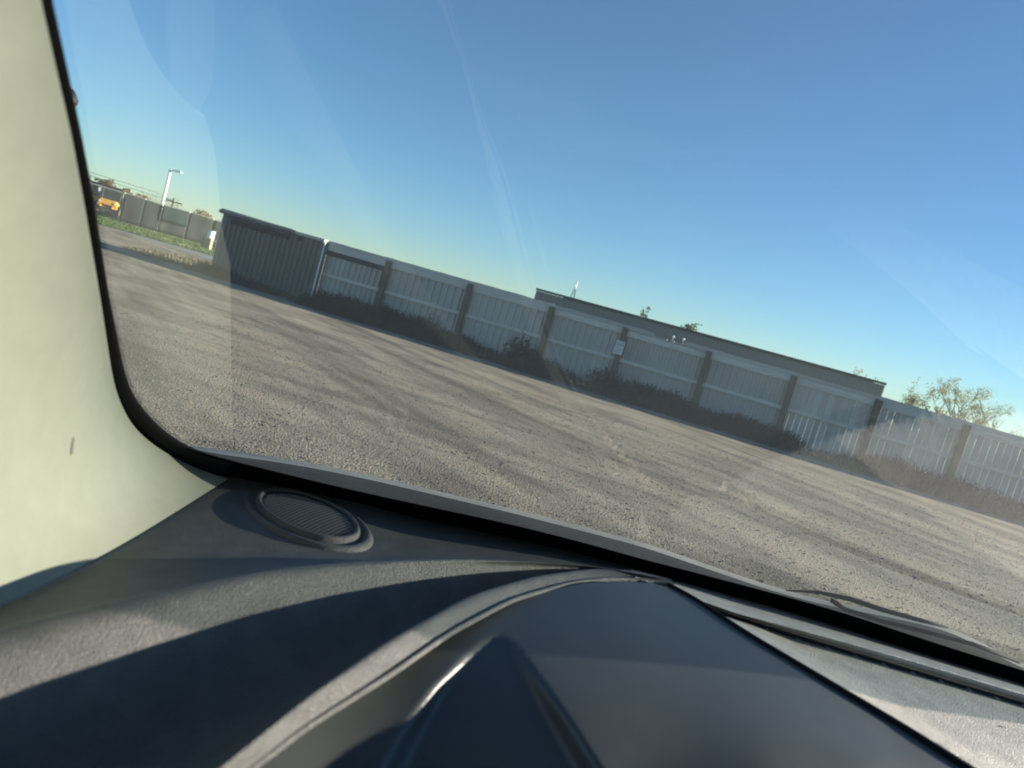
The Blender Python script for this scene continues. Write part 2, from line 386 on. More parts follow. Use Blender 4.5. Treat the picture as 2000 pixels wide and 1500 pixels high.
xa = fs(463, 435)[0]-sl; xb = fs(573, 468)[0]-sl
MB().box(xa, xb, -.40, -.345, 1.93, 2.16).build('hook_rack', blackp, shed)
mb = MB(); nh = 22
for k in range(nh):
    x = xa+(xb-xa)*(k+.6)/nh
    mb.tube([(x-.03, -.41, 2.12), (x, -.43, 2.15), (x+.03, -.43, 2.13), (x+.02, -.41, 2.09)], .011, 5)
mb.build('hook', steel, shed)
xc = fs(597, 464)[0]-sl
MB().box(xc-.07, xc+.07, -.40, -.345, 2.0, 2.15).build('hinge_box', blackp, shed)

# ------------------------------------------------------------------ weeds and shrubs along the fence
def fpt(s, d, z=0):
    q = FA+FD*s+FN*d; return (q[0], q[1], z)
def weeds(name, n, s0, s1, d0, d1, h0, h1, m, dens=None, w=.012):
    mb = MB()
    for _ in range(n):
        s = random.uniform(s0, s1); d = d0+(d1-d0)*random.random()**1.3
        cl = float(vnoise(np.array(s), np.array(0.), 9, .55)+.5*vnoise(np.array(s), np.array(0.), 13, 1.7))+.5
        if random.random() > .5+cl: continue
        hh = (h0+(h1-h0)*random.random()**2.2)*(.5+.85*max(0, cl))*(1-.6*(d-d0)/(d1-d0))
        x, y, z = fpt(s, d); a = random.uniform(0, math.pi); dx, dy = math.cos(a)*w, math.sin(a)*w
        lx, ly = random.gauss(0, .25)*hh, random.gauss(0, .25)*hh
        mb.add([(x-dx, y-dy, 0), (x+dx, y+dy, 0), (x+lx*.4+dx*.7, y+ly*.4+dy*.7, hh*.6), (x+lx, y+ly, hh)], [(0, 1, 2), (0, 2, 3)])
        if hh > .3:
            for q in range(3):
                t = random.uniform(.4, .95); bx, by, bz = x+lx*t*t, y+ly*t*t, hh*t; a2 = random.uniform(0, 6.28); r = random.uniform(.03, .09)
                mb.add([(bx, by, bz-.012), (bx, by, bz+.012), (bx+r*math.cos(a2), by+r*math.sin(a2), bz+r*.8)], [(0, 1, 2)])
    return mb.build(name, m)
tag(weeds('weeds', 70000, S0+.2, PS[-1], .16, 2.3, .06, .62, weed_m, w=.004), 'dark tangled weeds growing along the foot of the fence', 'weeds', kind='stuff')
tag(weeds('low_weeds', 9000, sl-.3, S0+.4, .40, 1.5, .05, .35, weed_m), 'low dark weeds along the foot of the shed', 'weeds', kind='stuff')
# dry patch of grass beside the shed
mb = MB()
cxy = onz(375, 512, 0)
for _ in range(7000):
    t = random.random()**.6; a = random.uniform(0, 6.28)
    x = cxy[0]+2.6*t*math.cos(a)+.9; y = cxy[1]+5.0*t*math.sin(a)
    h = random.uniform(.06, .26)*(1.1-t*.6); aa = random.uniform(0, 3.14); w = .022
    mb.add([(x-w*math.cos(aa), y-w*math.sin(aa), 0), (x+w*math.cos(aa), y+w*math.sin(aa), 0), (x+random.gauss(0, .05), y+random.gauss(0, .05), h)], [(0, 1, 2)])
tag(mb.build('dry_grass', dryg), 'patch of dry straw coloured grass left of the dark shed', 'grass', kind='stuff')

def shrub(px, py, h, spread, n, label, leafy=0, d=.45):
    s = fs(px, py)[0]; o = empty('shrub', fpt(s, d)); tag(o, label, 'shrub', 'shrubs growing against the fence')
    mb = MB(); lf = MB()
    for k in range(n):
        a = random.uniform(0, 6.28); r = spread*math.sqrt(random.random()); hh = h*(1-.45*(r/spread)**2)*random.uniform(.7, 1)
        p = Vector((0, 0, 0)); pts = [p.copy()]; tip = Vector((r*math.cos(a), r*math.sin(a)*.6, hh))
        for t in (.35, .7, 1): pts.append(Vector((tip.x*t**.8+random.gauss(0, .02), tip.y*t**.8+random.gauss(0, .02), hh*t)))
        mb.tube(pts, [.012, .009, .006, .003], 4, False)
        for q in range(5):
            t = random.uniform(.35, 1); b0 = Vector((tip.x*t, tip.y*t, hh*t)); b1 = b0+Vector((random.gauss(0, .09), random.gauss(0, .06), random.uniform(.03, .13)))
            mb.tube([b0, b1], [.005, .003], 3, False)
            if random.random() < leafy:
                for _ in range(3):
                    c0 = b0.lerp(b1, random.random()); u = Vector((random.gauss(0, 1), random.gauss(0, 1), random.gauss(0, 1))).normalized()*.035; v = u.orthogonal()*.6
                    lf.add([c0-u, c0-v, c0+u, c0+v], [(0, 1, 2, 3)])
    mb.build('branches', weed_m, o)
    if leafy: lf.build('foliage', weed_m, o)
shrub(848, 640, 1.15, .42, 26, 'bare twiggy shrub against the pale fence between the first two posts')
shrub(765, 625, .85, .4, 30, 'dark round shrub right beside the first brown fence post', .8)
shrub(690, 600, .9, .35, 18, 'thin dark shrub before the fence bay next to the shed', .4)
shrub(1020, 690, 1.15, .6, 60, 'largest dense dark shrub, just left of the third fence post', .9)
shrub(1180, 745, .9, .7, 50, 'wide dark shrub just left of the fence post with the sign', .8)
shrub(1310, 780, .8, .6, 45, 'dark shrub under the gap in the fence top', .8)

# ------------------------------------------------------------------ large building behind the fence
HB = 5.0
B0 = onz(1050, 563, HB); B1 = onz(1730, 748, HB)
BD = (B1-B0)[:2]; BL = np.linalg.norm(BD); BANG = math.atan2(BD[1], BD[0])
bd = empty('metal_building', (B0[0], B0[1], 0), BANG); tag(bd, 'long grey metal building with a flat roofline behind the fence', 'building')
n = 12
wp = corr(BL/n, 0, HB-.25, 12).mesh('wall_panel', bld)
for k in range(n): inst('wall_panel', wp, bd, (BL*k/n, -.01*(k % 2), 0))
sp_ = corr(20/8, 0, HB-.25, 12).mesh('side_panel', bld)
for k in range(8): inst('side_panel', sp_, bd, (BL, 20/8*k, 0), R(90)); inst('side_panel', sp_, bd, (0, 20/8*(k+1), 0), R(-90))
MB().prism([(-.08, HB-.22), (BL+.08, HB-.22), (BL+.08, HB), (-.08, HB)], -.2, -.08).build('gutter', bld_t, bd)
MB().add([(-.08, -.2, HB+.003), (BL+.08, -.2, HB+.003), (BL+.08, 10, HB+.2), (-.08, 10, HB+.2), (BL+.08, 20.3, HB), (-.08, 20.3, HB)], [(0, 1, 2, 3), (3, 2, 4, 5)]).build('roof', bld, bd)
MB().box(-.3, BL+.3, 20.02, 20.3, HB-.25, HB-.01).build('gutter', bld_t, bd)
wall_back = MB().box(0, BL, 19.9, 20, 0, HB-.26).build('rear_wall', bld, bd)
# antenna mast beyond it
ms = empty('radio_mast'); p = aty(1116, 590, 98); ms.location = (p[0], p[1], 0); zt = aty(1122, 553, 98)[2]
tag(ms, 'thin lattice radio mast rising behind the long grey building', 'mast')
mb = MB(); legs = [(-.9, 0), (.5, .6), (.5, -.6)]
for lx, ly in legs: mb.tube([(lx*1.6, ly*1.6, 0), (lx*.1, ly*.1, zt-.8)], .05, 4)
for k in range(1, 14):
    z = zt*k/14; f = 1.6*(1-z/zt)+.1; f2 = 1.6*(1-(z+zt/14)/zt)+.1
    for a in range(3):
        A = legs[a]; B_ = legs[(a+1) % 3]; mb.tube([(A[0]*f, A[1]*f, z), (B_[0]*f2, B_[1]*f2, min(z+zt/14, zt-.8))], .025, 3)
mb.build('lattice', steel, ms)
MB().tube([(0, 0, zt-.85), (0, 0, zt-.2), (0, 0, zt+.25)], [.06, .07, .10], 6).build('antenna', steel, ms)

# ------------------------------------------------------------------ trees
def tree(px, ytop, dist, spread, label, lm, leaves=500, base=.35, kind='vase', lsize=.22, group='trees behind the fence', shape_low=0, nl=9, wood=bark, cat='tree'):
    t = aty(px, ytop, dist); x, y, H = t
    # place the trunk so the top meets that pixel
    o = empty('tree', (x, y, 0)); tag(o, label, cat, group)
    tr = MB(); lf = MB(); tips = []
    tr.tube([(0, 0, 0), (random.gauss(0, .05), 0, H*base*.5), (random.gauss(0, .1), 0, H*base)], [.05+H*.014, .04+H*.011, .03+H*.009], 7)
    def branch(p, d, ln, r, lev):
        pts = [p.copy()]; q = p.copy(); dd = d.copy()
        for k in range(4):
            dd = (dd+Vector((random.gauss(0, .12), random.gauss(0, .12), .10 if kind == 'vase' else .02))).normalized(); q = q+dd*ln/4; pts.append(q.copy())
        tr.tube(pts, [r, r*.85, r*.7, r*.5, r*.3], 5 if lev < 2 else 3, False)
        if lev >= 3: tips.append((pts[2], .5)); tips.append((pts[-1], 1)); return
        for k in range(3 if lev else 4):
            t_ = random.uniform(.35, 1); i = min(int(t_*4), 3); b0 = pts[i].lerp(pts[i+1], t_*4-i)
            nd = (dd+Vector((random.gauss(0, .55), random.gauss(0, .55), random.gauss(.15, .3)))).normalized()
            branch(b0, nd, ln*random.uniform(.45, .65), r*.5, lev+1)
        tips.append((pts[-1], 1))
    for k in range(nl):
        a = 6.28*k/nl+random.gauss(0, .3); el = random.uniform(.35, 1.0) if kind == 'vase' else random.uniform(.0, 1.2)
        sp = spread*random.uniform(.6, 1); hz = H*(1-base)*random.uniform(.62, .97)*(1 if kind == 'vase' else 1)
        z0 = H*base*random.uniform(.75, 1.) ; d = Vector((math.cos(a)*sp, math.sin(a)*sp, hz*(.5+.5*math.sin(el))))
        branch(Vector((0, 0, z0)), d.normalized(), d.length*.72, .02+H*.005, 1)
    zs = max(p.z for p, _ in tips); k_ = (H-lsize*.5)/zs; rs = sorted(abs(p.x) for p, _ in tips)[int(len(tips)*.95)]; kx = spread/max(rs, .1)
    tr.v = [(a*kx, b_*kx, c_*k_) for a, b_, c_ in tr.v]
    tips2 = [Vector((p.x*kx, p.y*kx, p.z*k_)) for p, w_ in tips for _ in range(2 if w_ == 1 else 1) if p.z*k_ > H*shape_low*random.uniform(.8, 1.1)]
    for _ in range(leaves):
        p = random.choice(tips2)+Vector((random.gauss(0, .28), random.gauss(0, .28), random.gauss(0, .25)))*max(lsize*2.6, .75)
        if p.z > H: p.z = H-random.random()*.3
        u = Vector((random.gauss(0, 1), random.gauss(0, 1), random.gauss(0, 1))).normalized()*lsize*random.uniform(.35, .9); v = u.orthogonal()*.7
        lf.add([p-u, p-v, p+u, p+v], [(0, 1, 2, 3)])
    tr.build('trunk', wood, o); lf.build('crown', lm, o)
random.seed(21)
pale_bark = mat('pale_bark', (.26,.24,.20), (.34,.31,.27), 6, .9)
tree(1268, 600, 92, 1.2, 'dark green treetop showing above the middle of the long building roof', leaf_g, 1500, .3, 'r', .24)
tree(1352, 629, 92, .9, 'small dark green treetop above the building roof, the right one of two', leaf_g, 1000, .3, 'r', .22)
tree(1684, 720, 92, 1.9, 'sparse treetop just above the right end of the building roof', leaf_y, 900, .3, 'r', .16)
tree(1800, 739, 84, 1.5, 'slender tree with yellowing leaves right of the building, left of the tall bare one', leaf_y, 1300, .2, 'vase', .13, shape_low=.4, wood=pale_bark)
tree(1905, 751, 80, 2.9, 'tall fan shaped tree with bare lower limbs and yellow leaf tufts on top', leaf_y, 3400, .16, 'vase', .105, shape_low=.78, nl=12, wood=pale_bark)
tree(1922, 792, 78, .9, 'short leafy yellow tree tucked against the right side of the tall fan tree', leaf_y, 600, .2, 'r', .13)
tree(1952, 795, 80, 1.5, 'thin nearly bare tree to the right of the tall fan tree', leaf_y, 150, .2, 'vase', .11, wood=pale_bark)
tree(1988, 829, 76, .9, 'small yellowing tree at the far right above the fence', leaf_y, 260, .2, 'r', .13, wood=pale_bark)
tree(1830, 790, 82, 1.2, 'round orange brown tree low above the fence, left one of the pair', leaf_o, 1500, .2, 'r', .17)
tree(1853, 795, 82, 1.1, 'round yellow brown tree low above the fence, right one of the pair', leaf_y, 1300, .2, 'r', .17)
tree(1876, 796, 84, 1.2, 'greenish rounded tree low behind the tall fan tree', leaf_y, 700, .2, 'r', .14, wood=pale_bark)
tree(1746, 770, 88, 1.3, 'faint bare tree just right of the building corner', leaf_g, 80, .2, 'vase', .09, wood=pale_bark)
tree(1768, 781, 88, .8, 'faint low bare tree between building corner and slender yellow tree', leaf_g, 80, .2, 'vase', .09, wood=pale_bark)
G2 = 'trees beyond the dark screened fence'
tree(196, 350, 92, 1.6, 'orange brown tree above the yellow loaders, leftmost', leaf_o, 1800, .2, 'r', .24, G2)
tree(218, 352, 92, 1.3, 'round orange brown tree above the yellow loaders, middle one', leaf_o, 1600, .2, 'r', .24, G2)
tree(240, 366, 90, 1.7, 'wide brown tree above the left end of the screened fence', leaf_o, 2000, .2, 'r', .24, G2)
tree(262, 375, 92, 1.2, 'low brown tree behind the screened fence, left of the lamp pole', leaf_o, 900, .2, 'r', .22, G2)
tree(303, 371, 95, 1.8, 'bare grey tree just left of the white lamp pole', leaf_g, 120, .2, 'vase', .1, G2, nl=12, wood=pale_bark)
tree(345, 385, 95, 1.4, 'bare grey tree just right of the white lamp pole', leaf_g, 120, .2, 'vase', .1, G2, nl=12, wood=pale_bark)
tree(393, 410, 92, 1.2, 'low yellow brown tree showing over the screened fence', leaf_o, 1000, .2, 'r', .2, G2)
tree(408, 414, 92, 1.0, 'low yellow tree over the screened fence, left of the shed roof', leaf_y, 900, .2, 'r', .2, G2)
tree(425, 422, 92, 1.1, 'low orange tree right beside the shed roof corner', leaf_o, 900, .2, 'r', .2, G2)

# ------------------------------------------------------------------ far screened fence, lamp, pole, loaders
YF = 62.0
q0 = onz(232, 432, 0); q1 = onz(415, 482, 0); fl = lin(q0, q1)
HFs = 2.35
ff = empty('screened_fence', (q0[0], q0[1], 0), math.atan2(q1[1]-q0[1], q1[0]-q0[0]))
tag(ff, 'dark grey fabric screened fence beyond the green verge', 'fence')
Lf = np.linalg.norm((q1-q0)[:2])
def ffx(px): return (aty(px, 430, (q0[1]+q1[1])/2)[0]-q0[0])
xs = [0, ffx(300)*.98, ffx(331), ffx(383), ffx(430), ffx(430)+4, ffx(430)+9]
for i in range(len(xs)-1):
    a, bq = xs[i], xs[i+1]
    rows = []
    for z in np.linspace(0.04, HFs-.05, 8):
        rows.append([(x, .02*math.sin(x*2.1+z*1.5)+.012*math.sin(x*5+i), z+(.03*math.sin(x*1.1+i) if z > 2 else 0)) for x in np.linspace(a+.04, bq-.04, 16)])
    o = MB().grid(rows).build('screen_panel', screen, ff, True); solid(o, .01)
    if i == 2: o2 = MB().grid([[(x, y-.1, z) for x, y, z in r] for r in rows[3:]]).build('banner', screen_t, ff, True); solid(o2, .01); o2['label'] = 'dark teal banner hung on the screen'
    MB().tube([(a, .1, 0), (a, .1, HFs+.06)], .05, 8).build('post', steel, ff)
MB().tube([(0, .1, HFs), (xs[-1], .1, HFs)], .03, 6).build('top_rail', steel, ff)
# chain link part left of it
cf = empty('chain_link_fence', (q0[0], q0[1]+.2, 0), math.atan2(q1[1]-q0[1], q1[0]-q0[0])); tag(cf, 'chain link fence in front of the yellow loaders', 'fence')
mb = MB(); Wc = 12
for k in range(150):
    x0 = -Wc-2.3+k*.1
    za, zb_ = 0, HFs; xa_, xb_ = x0, x0+HFs
    if xa_ < -Wc: za = -Wc-xa_; xa_ = -Wc
    if xb_ > -.1: zb_ = HFs-(xb_+.1); xb_ = -.1
    if zb_ > za:
        mb.tube([(xa_, 0, za), (xb_, 0, zb_)], .0022, 3, False); mb.tube([(-Wc-.1-xa_, .01, za), (-Wc-.1-xb_, .01, zb_)], .0022, 3, False)
mb.build('wire_mesh', steel, cf)
for x in (-.25, -3.2, -6.2, -9.2, -12): MB().tube([(x, .05, 0), (x, .05, HFs+.05)], .04, 8).build('post', steel, cf)
MB().tube([(-Wc, .05, HFs), (0-.2, .05, HFs)], .04, 6).build('top_rail', steel, cf)
# lamp pole
p = aty(317, 405, 70); zt = aty(330, 329, 70)[2]
lp = empty('lamp_pole', (aty(325, 365, 70)[0], p[1], 0)); tag(lp, 'white lamp pole with a short arm behind the screened fence', 'lamp pole')
MB().tube([(0, 0, 0), (0, 0, zt)], [.16, .12], 8).build('pole', white_p, lp)
MB().tube([(0, 0, zt-.1), (.45, 0, zt-.02)], .06, 6).build('arm', white_p, lp)
o = MB().prism([(.4, zt-.12), (.55, zt+.03), (1.05, zt+.02), (1.1, zt-.10)], -.18, .18).build('lamp_head', white_p, lp)
# utility pole with wires
up = empty('utility_pole', (aty(338, 395, 90)[0], 90, 0)); zt = aty(338, 386, 90)[2]; tag(up, 'dark wooden utility pole with a cross arm right of the lamp pole', 'utility pole')
MB().tube([(0, 0, 0), (0, 0, zt)], [.16, .1], 7).build('pole', bark, up); MB().box(-1.1, 1.1, -.06, .06, zt-.55, zt-.4).build('cross_arm', bark, up)
wl = [aty(150, 326, 90), aty(300, 374, 90)]
for k in range(2):
    A = Vector(wl[0])+Vector((-12, 0, -.2*k)); B_ = Vector(wl[1])+Vector((0, 0, -.45*k)); E = Vector((up.location.x, 90, zt-.35))
    pts = [A+(B_-A)*t for t in (0, .5, 1)]+[E]
    tag(MB().tube(pts, .035, 4).build('power_line', steel), ['upper thin pale power line left of the utility pole', 'lower thin pale power line left of the utility pole'][k], 'power line', 'power lines')
# wheel loaders seen through the chain link
def rbox(x0, x1, y0, y1, z0, z1, name, m, parent, w=.05):
    return bevel(MB().box(x0, x1, y0, y1, z0, z1).build(name, m, parent), w)
def loader(px, y, label, rz):
    x = aty(px, 400, y)[0]; o = empty('wheel_loader', (x, y, 0), rz); tag(o, label, 'loader', 'yellow loaders behind the chain link')
    o2 = MB().prism([(-.80, .50), (.80, .50), (.80, 1.15), (.62, 1.45), (-.62, 1.45), (-.80, 1.15)], -1.7, .3).build('engine_hood', yellow, o); bevel(o2, .06)
    MB().box(-.4, .4, -1.73, -1.702, .8, 1.0).build('grille', blackp, o)
    rbox(-.85, .85, -.6, 1.2, .45, .85, 'chassis', yellow, o)
    for sx in (-.7, .7):
        for sy in (-.1, 1.25): MB().tube([(sx, sy, 1.3), (sx, sy, 2.55)], .055, 6).build('cab_pillar', blackp, o)
    rbox(-.65, .65, -.09, 1.2, 1.33, 2.5, 'cab_window', glass_d, o, .03)
    rbox(-.8, .8, -.25, 1.4, 2.52, 2.68, 'cab_roof', blackp, o)
    for sx in (-1, 1):
        m_ = MB().box(sx*.98-.09, sx*.98+.09, -.3, -.26, 1.95, 2.3).build('mirror', white_p, o)
        MB().tube([(sx*.74, -.1, 2.2), (sx*.95, -.25, 2.2)], .02, 5).build('mirror_arm', blackp, m_)
        MB().tube([(sx*.6, -1.72, 1.2), (sx*.6, -1.76, 1.2)], .09, 8).build('headlight', white_p, o)
        for yy in (-1.0, 1.2):
            w_ = MB().tube([(sx*.72, yy, .55), (sx*1.0, yy, .55)], .55, 16).build('wheel', tyre, o); MB().tube([(sx*1.0, yy, .55), (sx*1.02, yy, .55)], .25, 12).build('rim', yellow, w_)
        MB().tube([(sx*.45, -1.3, .9), (sx*.5, -2.3, .7), (sx*.5, -2.7, .3)], .09, 6).build('lift_arm', yellow, o)
    MB().add([(-1.1, -2.7, .1), (1.1, -2.7, .1), (1.1, -3.4, .08), (-1.1, -3.4, .08), (-1.1, -2.75, .75), (1.1, -2.75, .75), (-1.1, -2.85, .76), (1.1, -2.85, .76)], [(0, 1, 2, 3), (0, 4, 5, 1), (4, 6, 7, 5), (0, 3, 6, 4), (1, 5, 7, 2)]).build('bucket', dark_w, o)
loader(214, 67, 'yellow wheel loader with a dark glass cab, next to the screened fence', R(24))
loader(189, 68.5, 'yellow wheel loader half hidden behind the car pillar', R(24))
# pale things lying against the screened fence by the shed
x, y, _ = onz(411, 470, 0); y = fl(x)-1.2; x = aty(412, 460, y)[0]
b1 = empty('white_drum', (x, y, 0)); tag(b1, 'white drum raised on a stack near the shed, before the screened fence', 'drum')
MB().tube([(0, 0, .75), (0, 0, 1.35)], .26, 12).build('barrel', white_p, b1); MB().tube([(0, 0, 1.352), (0, 0, 1.39)], .27, 12).build('lid', steel, b1)
pl = empty('wooden_stand', (x, y, 0)); tag(pl, 'low dark stand under the white drum', 'stand')
MB().box(-.4, .4, -.3, .3, .66, .745).build('top', dark_w, pl)
for sx in (-.35, .35):
    for sy in (-.25, .25): MB().box(sx-.04, sx+.04, sy-.04, sy+.04, 0, .655).build('leg', dark_w, pl)
xb2 = aty(405, 478, y-.6)[0]
b2 = bevel(MB().box(-.28, .28, -.2, .2, 0, .8).build('tan_box', tan_m, None, loc=(xb2, y-.6, 0)), .02)
tag(b2, 'tan upright box at the foot of the screened fence', 'box')

# ------------------------------------------------------------------ the car around the camera
car = empty('car', (0, .4, 0)); tag(car, 'interior of the car the photo is taken from, dark dashboard and cream pillar', 'car')
CO = np.array([0, .4, 0])
def rel(p): return tuple(np.asarray(p)-CO)
def grain(name, c1, c2, rough, bump, bs, spec=.5):
    m = mat(name, c1, c2, 40, rough, spec=spec); nt = m.node_tree; N_ = nt.nodes; L_ = nt.links; b_ = N_['Principled BSDF']
    tc_ = N_.new('ShaderNodeTexCoord')
    v1 = N_.new('ShaderNodeTexVoronoi'); v1.inputs['Scale'].default_value = bs; L_.new(tc_.outputs['Object'], v1.inputs['Vector'])
    n1 = N_.new('ShaderNodeTexNoise'); n1.inputs['Scale'].default_value = bs*.7; n1.inputs['Detail'].default_value = 2; L_.new(tc_.outputs['Object'], n1.inputs['Vector'])
    ad_ = N_.new('ShaderNodeMath'); ad_.operation = 'ADD'; L_.new(v1.outputs['Distance'], ad_.inputs[0]); L_.new(n1.outputs['Fac'], ad_.inputs[1])
    bp_ = N_.new('ShaderNodeBump'); bp_.inputs['Strength'].default_value = bump; bp_.inputs['Distance'].default_value = .0009
    L_.new(ad_.outputs[0], bp_.inputs['Height']); L_.new(bp_.outputs[0], b_.inputs['Normal']); return m
dash_m = grain('dash_plastic', (.07,.073,.07), (.095,.096,.09), .5, .9, 850)
hood_m = grain('hood_plastic', (.056,.063,.061), (.062,.069,.066), .42, .12, 1300)
dtop_m = grain('sunlit_dash_plastic', (.33,.315,.27), (.44,.42,.36), .5, .9, 700)  # paler copy of the dash plastic, sunlight on the right side put into its colour
cream = grain('cream_trim', (.30,.30,.235), (.32,.32,.25), .7, .1, 900, .3)
frit = mat('black_frit', (.002,.002,.003), None, rough=.9, spec=.05)
rubber = mat('black_rubber', (.008,.008,.009), None, rough=.8, spec=.2)
cowl_m = mat('dusty_cowl', (.010,.012,.013), (.022,.024,.024), 14, .9, bump=.2, bscale=90, spec=.15)
# windscreen surface: slope 38 degrees, left foot a little lower and further off
# the glass is a shallow barrel: raked 38 degrees, bowed across with its middle at x = .35
XC, RG, CT = .35, 3.6, 1/math.tan(R(38))
_p = ray(443, 931); _p = _p*(-.322/_p[2]); KG = _p[1]+(_p[0]-XC)**2/(2*RG)+_p[2]*CT
def gpt(px, py, inn=0.0):       # point on the windscreen, inn metres inside it
    d = ray(px, py); kk = KG-inn*1.62; A_ = d[0]**2/(2*RG); B__ = d[1]+d[2]*CT-d[0]*XC/RG; C_ = XC**2/(2*RG)-kk
    t = kk/(d[1]+d[2]*CT)
    if d[0]*t < XC: t = -2*C_/(B__+math.sqrt(max(B__*B__-4*A_*C_, 0)))
    return CAM+d*t
def resample(pts, n):
    P = np.array(pts, float); s = np.r_[0, np.cumsum(np.hypot(*np.diff(P[:, :2], axis=0).T))]; t = np.linspace(0, s[-1], n)
    # smooth (Catmull) through dense linear
    out = np.stack([np.interp(t, s, P[:, k]) for k in range(P.shape[1])], -1)
    for _ in range(6): out[1:-1] = out[1:-1]*.5+(out[:-2]+out[2:])*.25
    return out
def cr(P, M_):   # catmull-rom across rows, P: rows x n x 3
    P = np.array(P); Q = np.concatenate([2*P[:1]-P[1:2], P, 2*P[-1:]-P[-2:-1]]); out = []
    for i in range(1, len(Q)-2):
        for k in range(M_):
            t = k/M_; out.append(.5*((2*Q[i])+(-Q[i-1]+Q[i+1])*t+(2*Q[i-1]-5*Q[i]+4*Q[i+1]-Q[i+2])*t*t+(-Q[i-1]+3*Q[i]-3*Q[i+1]+Q[i+2])*t**3))
    out.append(Q[-2]); return out
def zpt(px, py, z):
    d = ray(px, py); return CAM+d*(z/d[2])
# glass pane
rows = []
for py in np.linspace(-700, 1420, 30): rows.append([rel(gpt(px, py+(px-1000)*.29)) for px in np.linspace(-150, 2500, 40)])
gl = bpy.data.materials.new('windscreen_glass'); gl.use_nodes = True; N_ = gl.node_tree.nodes; L_ = gl.node_tree.links
for nn in list(N_): N_.remove(nn)
out = N_.new('ShaderNodeOutputMaterial'); tr = N_.new('ShaderNodeBsdfTransparent'); tr.inputs[0].default_value = (.86,.93,.90,1)
go = N_.new('ShaderNodeBsdfGlossy'); go.inputs['Roughness'].default_value = .0; go.inputs[0].default_value = (1,1,1,1)
fr = N_.new('ShaderNodeFresnel'); fr.inputs[0].default_value = 1.5
mu = N_.new('ShaderNodeMath'); mu.operation = 'MULTIPLY'; mu.inputs[1].default_value = 1.8; mu.use_clamp = True; L_.new(fr.outputs[0], mu.inputs[0])
mx = N_.new('ShaderNodeMixShader'); L_.new(mu.outputs[0], mx.inputs[0]); L_.new(tr.outputs[0], mx.inputs[1]); L_.new(go.outputs[0], mx.inputs[2])
tl = N_.new('ShaderNodeBsdfTranslucent'); tl.inputs[0].default_value = (.75,.78,.72,1)
mx2 = N_.new('ShaderNodeMixShader')
tcg = N_.new('ShaderNodeTexCoord'); ng = N_.new('ShaderNodeTexNoise'); ng.inputs['Scale'].default_value = 5; ng.inputs['Detail'].default_value = 8; L_.new(tcg.outputs['Object'], ng.inputs['Vector'])
mg = N_.new('ShaderNodeMapRange'); mg.inputs['From Min'].default_value = .3; mg.inputs['From Max'].default_value = .7; mg.inputs['To Min'].default_value = .026; mg.inputs['To Max'].default_value = .044
L_.new(ng.outputs['Fac'], mg.inputs[0]); L_.new(mg.outputs[0], mx2.inputs[0]); L_.new(mx.outputs[0], mx2.inputs[1]); L_.new(tl.outputs[0], mx2.inputs[2]); L_.new(mx2.outputs[0], out.inputs[0])
ws = MB().grid(rows[::-1]).build('windscreen', gl, car, True)
# black ceramic band at the foot, and seal up the pillar
lowe = [(250,885),(330,905),(400,925),(443,931),(560,953),(680,979),(830,1018),(980,1049),(1100,1076),(1250,1115),(1350,1143),(1517,1190),(1650,1230),(1817,1283),(2000,1338),(2300,1430)]
uppe = [(150,800),(270,838),(380,883),(470,904),(590,934),(710,962),(830,988),(1000,1024),(1150,1062),(1250,1091),(1350,1116),(1517,1160),(1650,1197),(1817,1253),(2000,1310),(2300,1400)]
A = resample(lowe, 80); B_ = resample(uppe, 80)
rows = [[rel(gpt(A[i][0]*(1-t)+B_[i][0]*t, (A[i][1]+14)*(1-t)+B_[i][1]*t, .004)) for i in range(80)] for t in np.linspace(0, 1, 5)]
MB().grid(rows).build('glass_border', frit, ws, True)
inner = [(45,-200),(80,0),(110,135),(140,265),(165,400),(195,575),(222,750),(240,800),(260,835),(300,870),(350,900),(400,922),(443,934)]
outer = [(62,-200),(103,0),(130,125),(160,265),(185,400),(212,575),(244,740),(256,775),(280,808),(312,842),(355,872),(400,892),(455,905)]
A = resample(inner, 90); B_ = resample(outer, 90)
rows = [[rel(gpt(A[i][0]*(1-t)+B_[i][0]*t-18*(1-t), A[i][1]*(1-t)+B_[i][1]*t+8*(1-t), .010-.006*t)) for i in range(90)] for t in np.linspace(0, 1, 6)]
o = MB().grid(rows).build('pillar_seal', rubber, car, True); solid(o, .004)
# dashboard, left of the instrument hood
r0 = [(100,900),(250,905),(443,929),(560,951),(680,977),(830,1015),(980,1047),(1100,1073),(1250,1112),(1330,1135)]
r1 = [(-300,1330),(-150,1290),(0,1240),(200,1190),(400,1140),(550,1112),(700,1098),(900,1092),(1050,1098),(1180,1108),(1290,1128)]
r2 = [(-300,1470),(-150,1415),(0,1365),(130,1320),(300,1262),(500,1197),(650,1157),(800,1128),(950,1112),(1070,1108),(1180,1113),(1280,1130)]
r4 = [(60,1760),(250,1620),(440,1490),(600,1360),(760,1250),(920,1162),(1040,1126),(1160,1110),(1240,1114),(1310,1132)]
r5 = [(160,1800),(330,1640),(500,1498),(600,1422),(760,1322),(880,1238),(1000,1174),(1120,1140),(1200,1133),(1270,1137),(1322,1148)]
nn = 120
A0 = resample(r0, nn); A1 = resample(r1, nn); A2 = resample(r2, nn); A4 = resample(r4, nn); A5 = resample(r5, nn)
tt = np.linspace(0, 1, nn)
def zrow(A_, za, zb, zm=None):
    z = za+(zb-za)*tt if zm is None else np.interp(tt, [0, .5, 1], [za, zm, zb])
    return [zpt(A_[i][0], A_[i][1], z[i]) for i in range(nn)]
G0 = [gpt(p[0], p[1], .003) for p in A0]
G1 = zrow(A1, -.333, -.262, -.294)
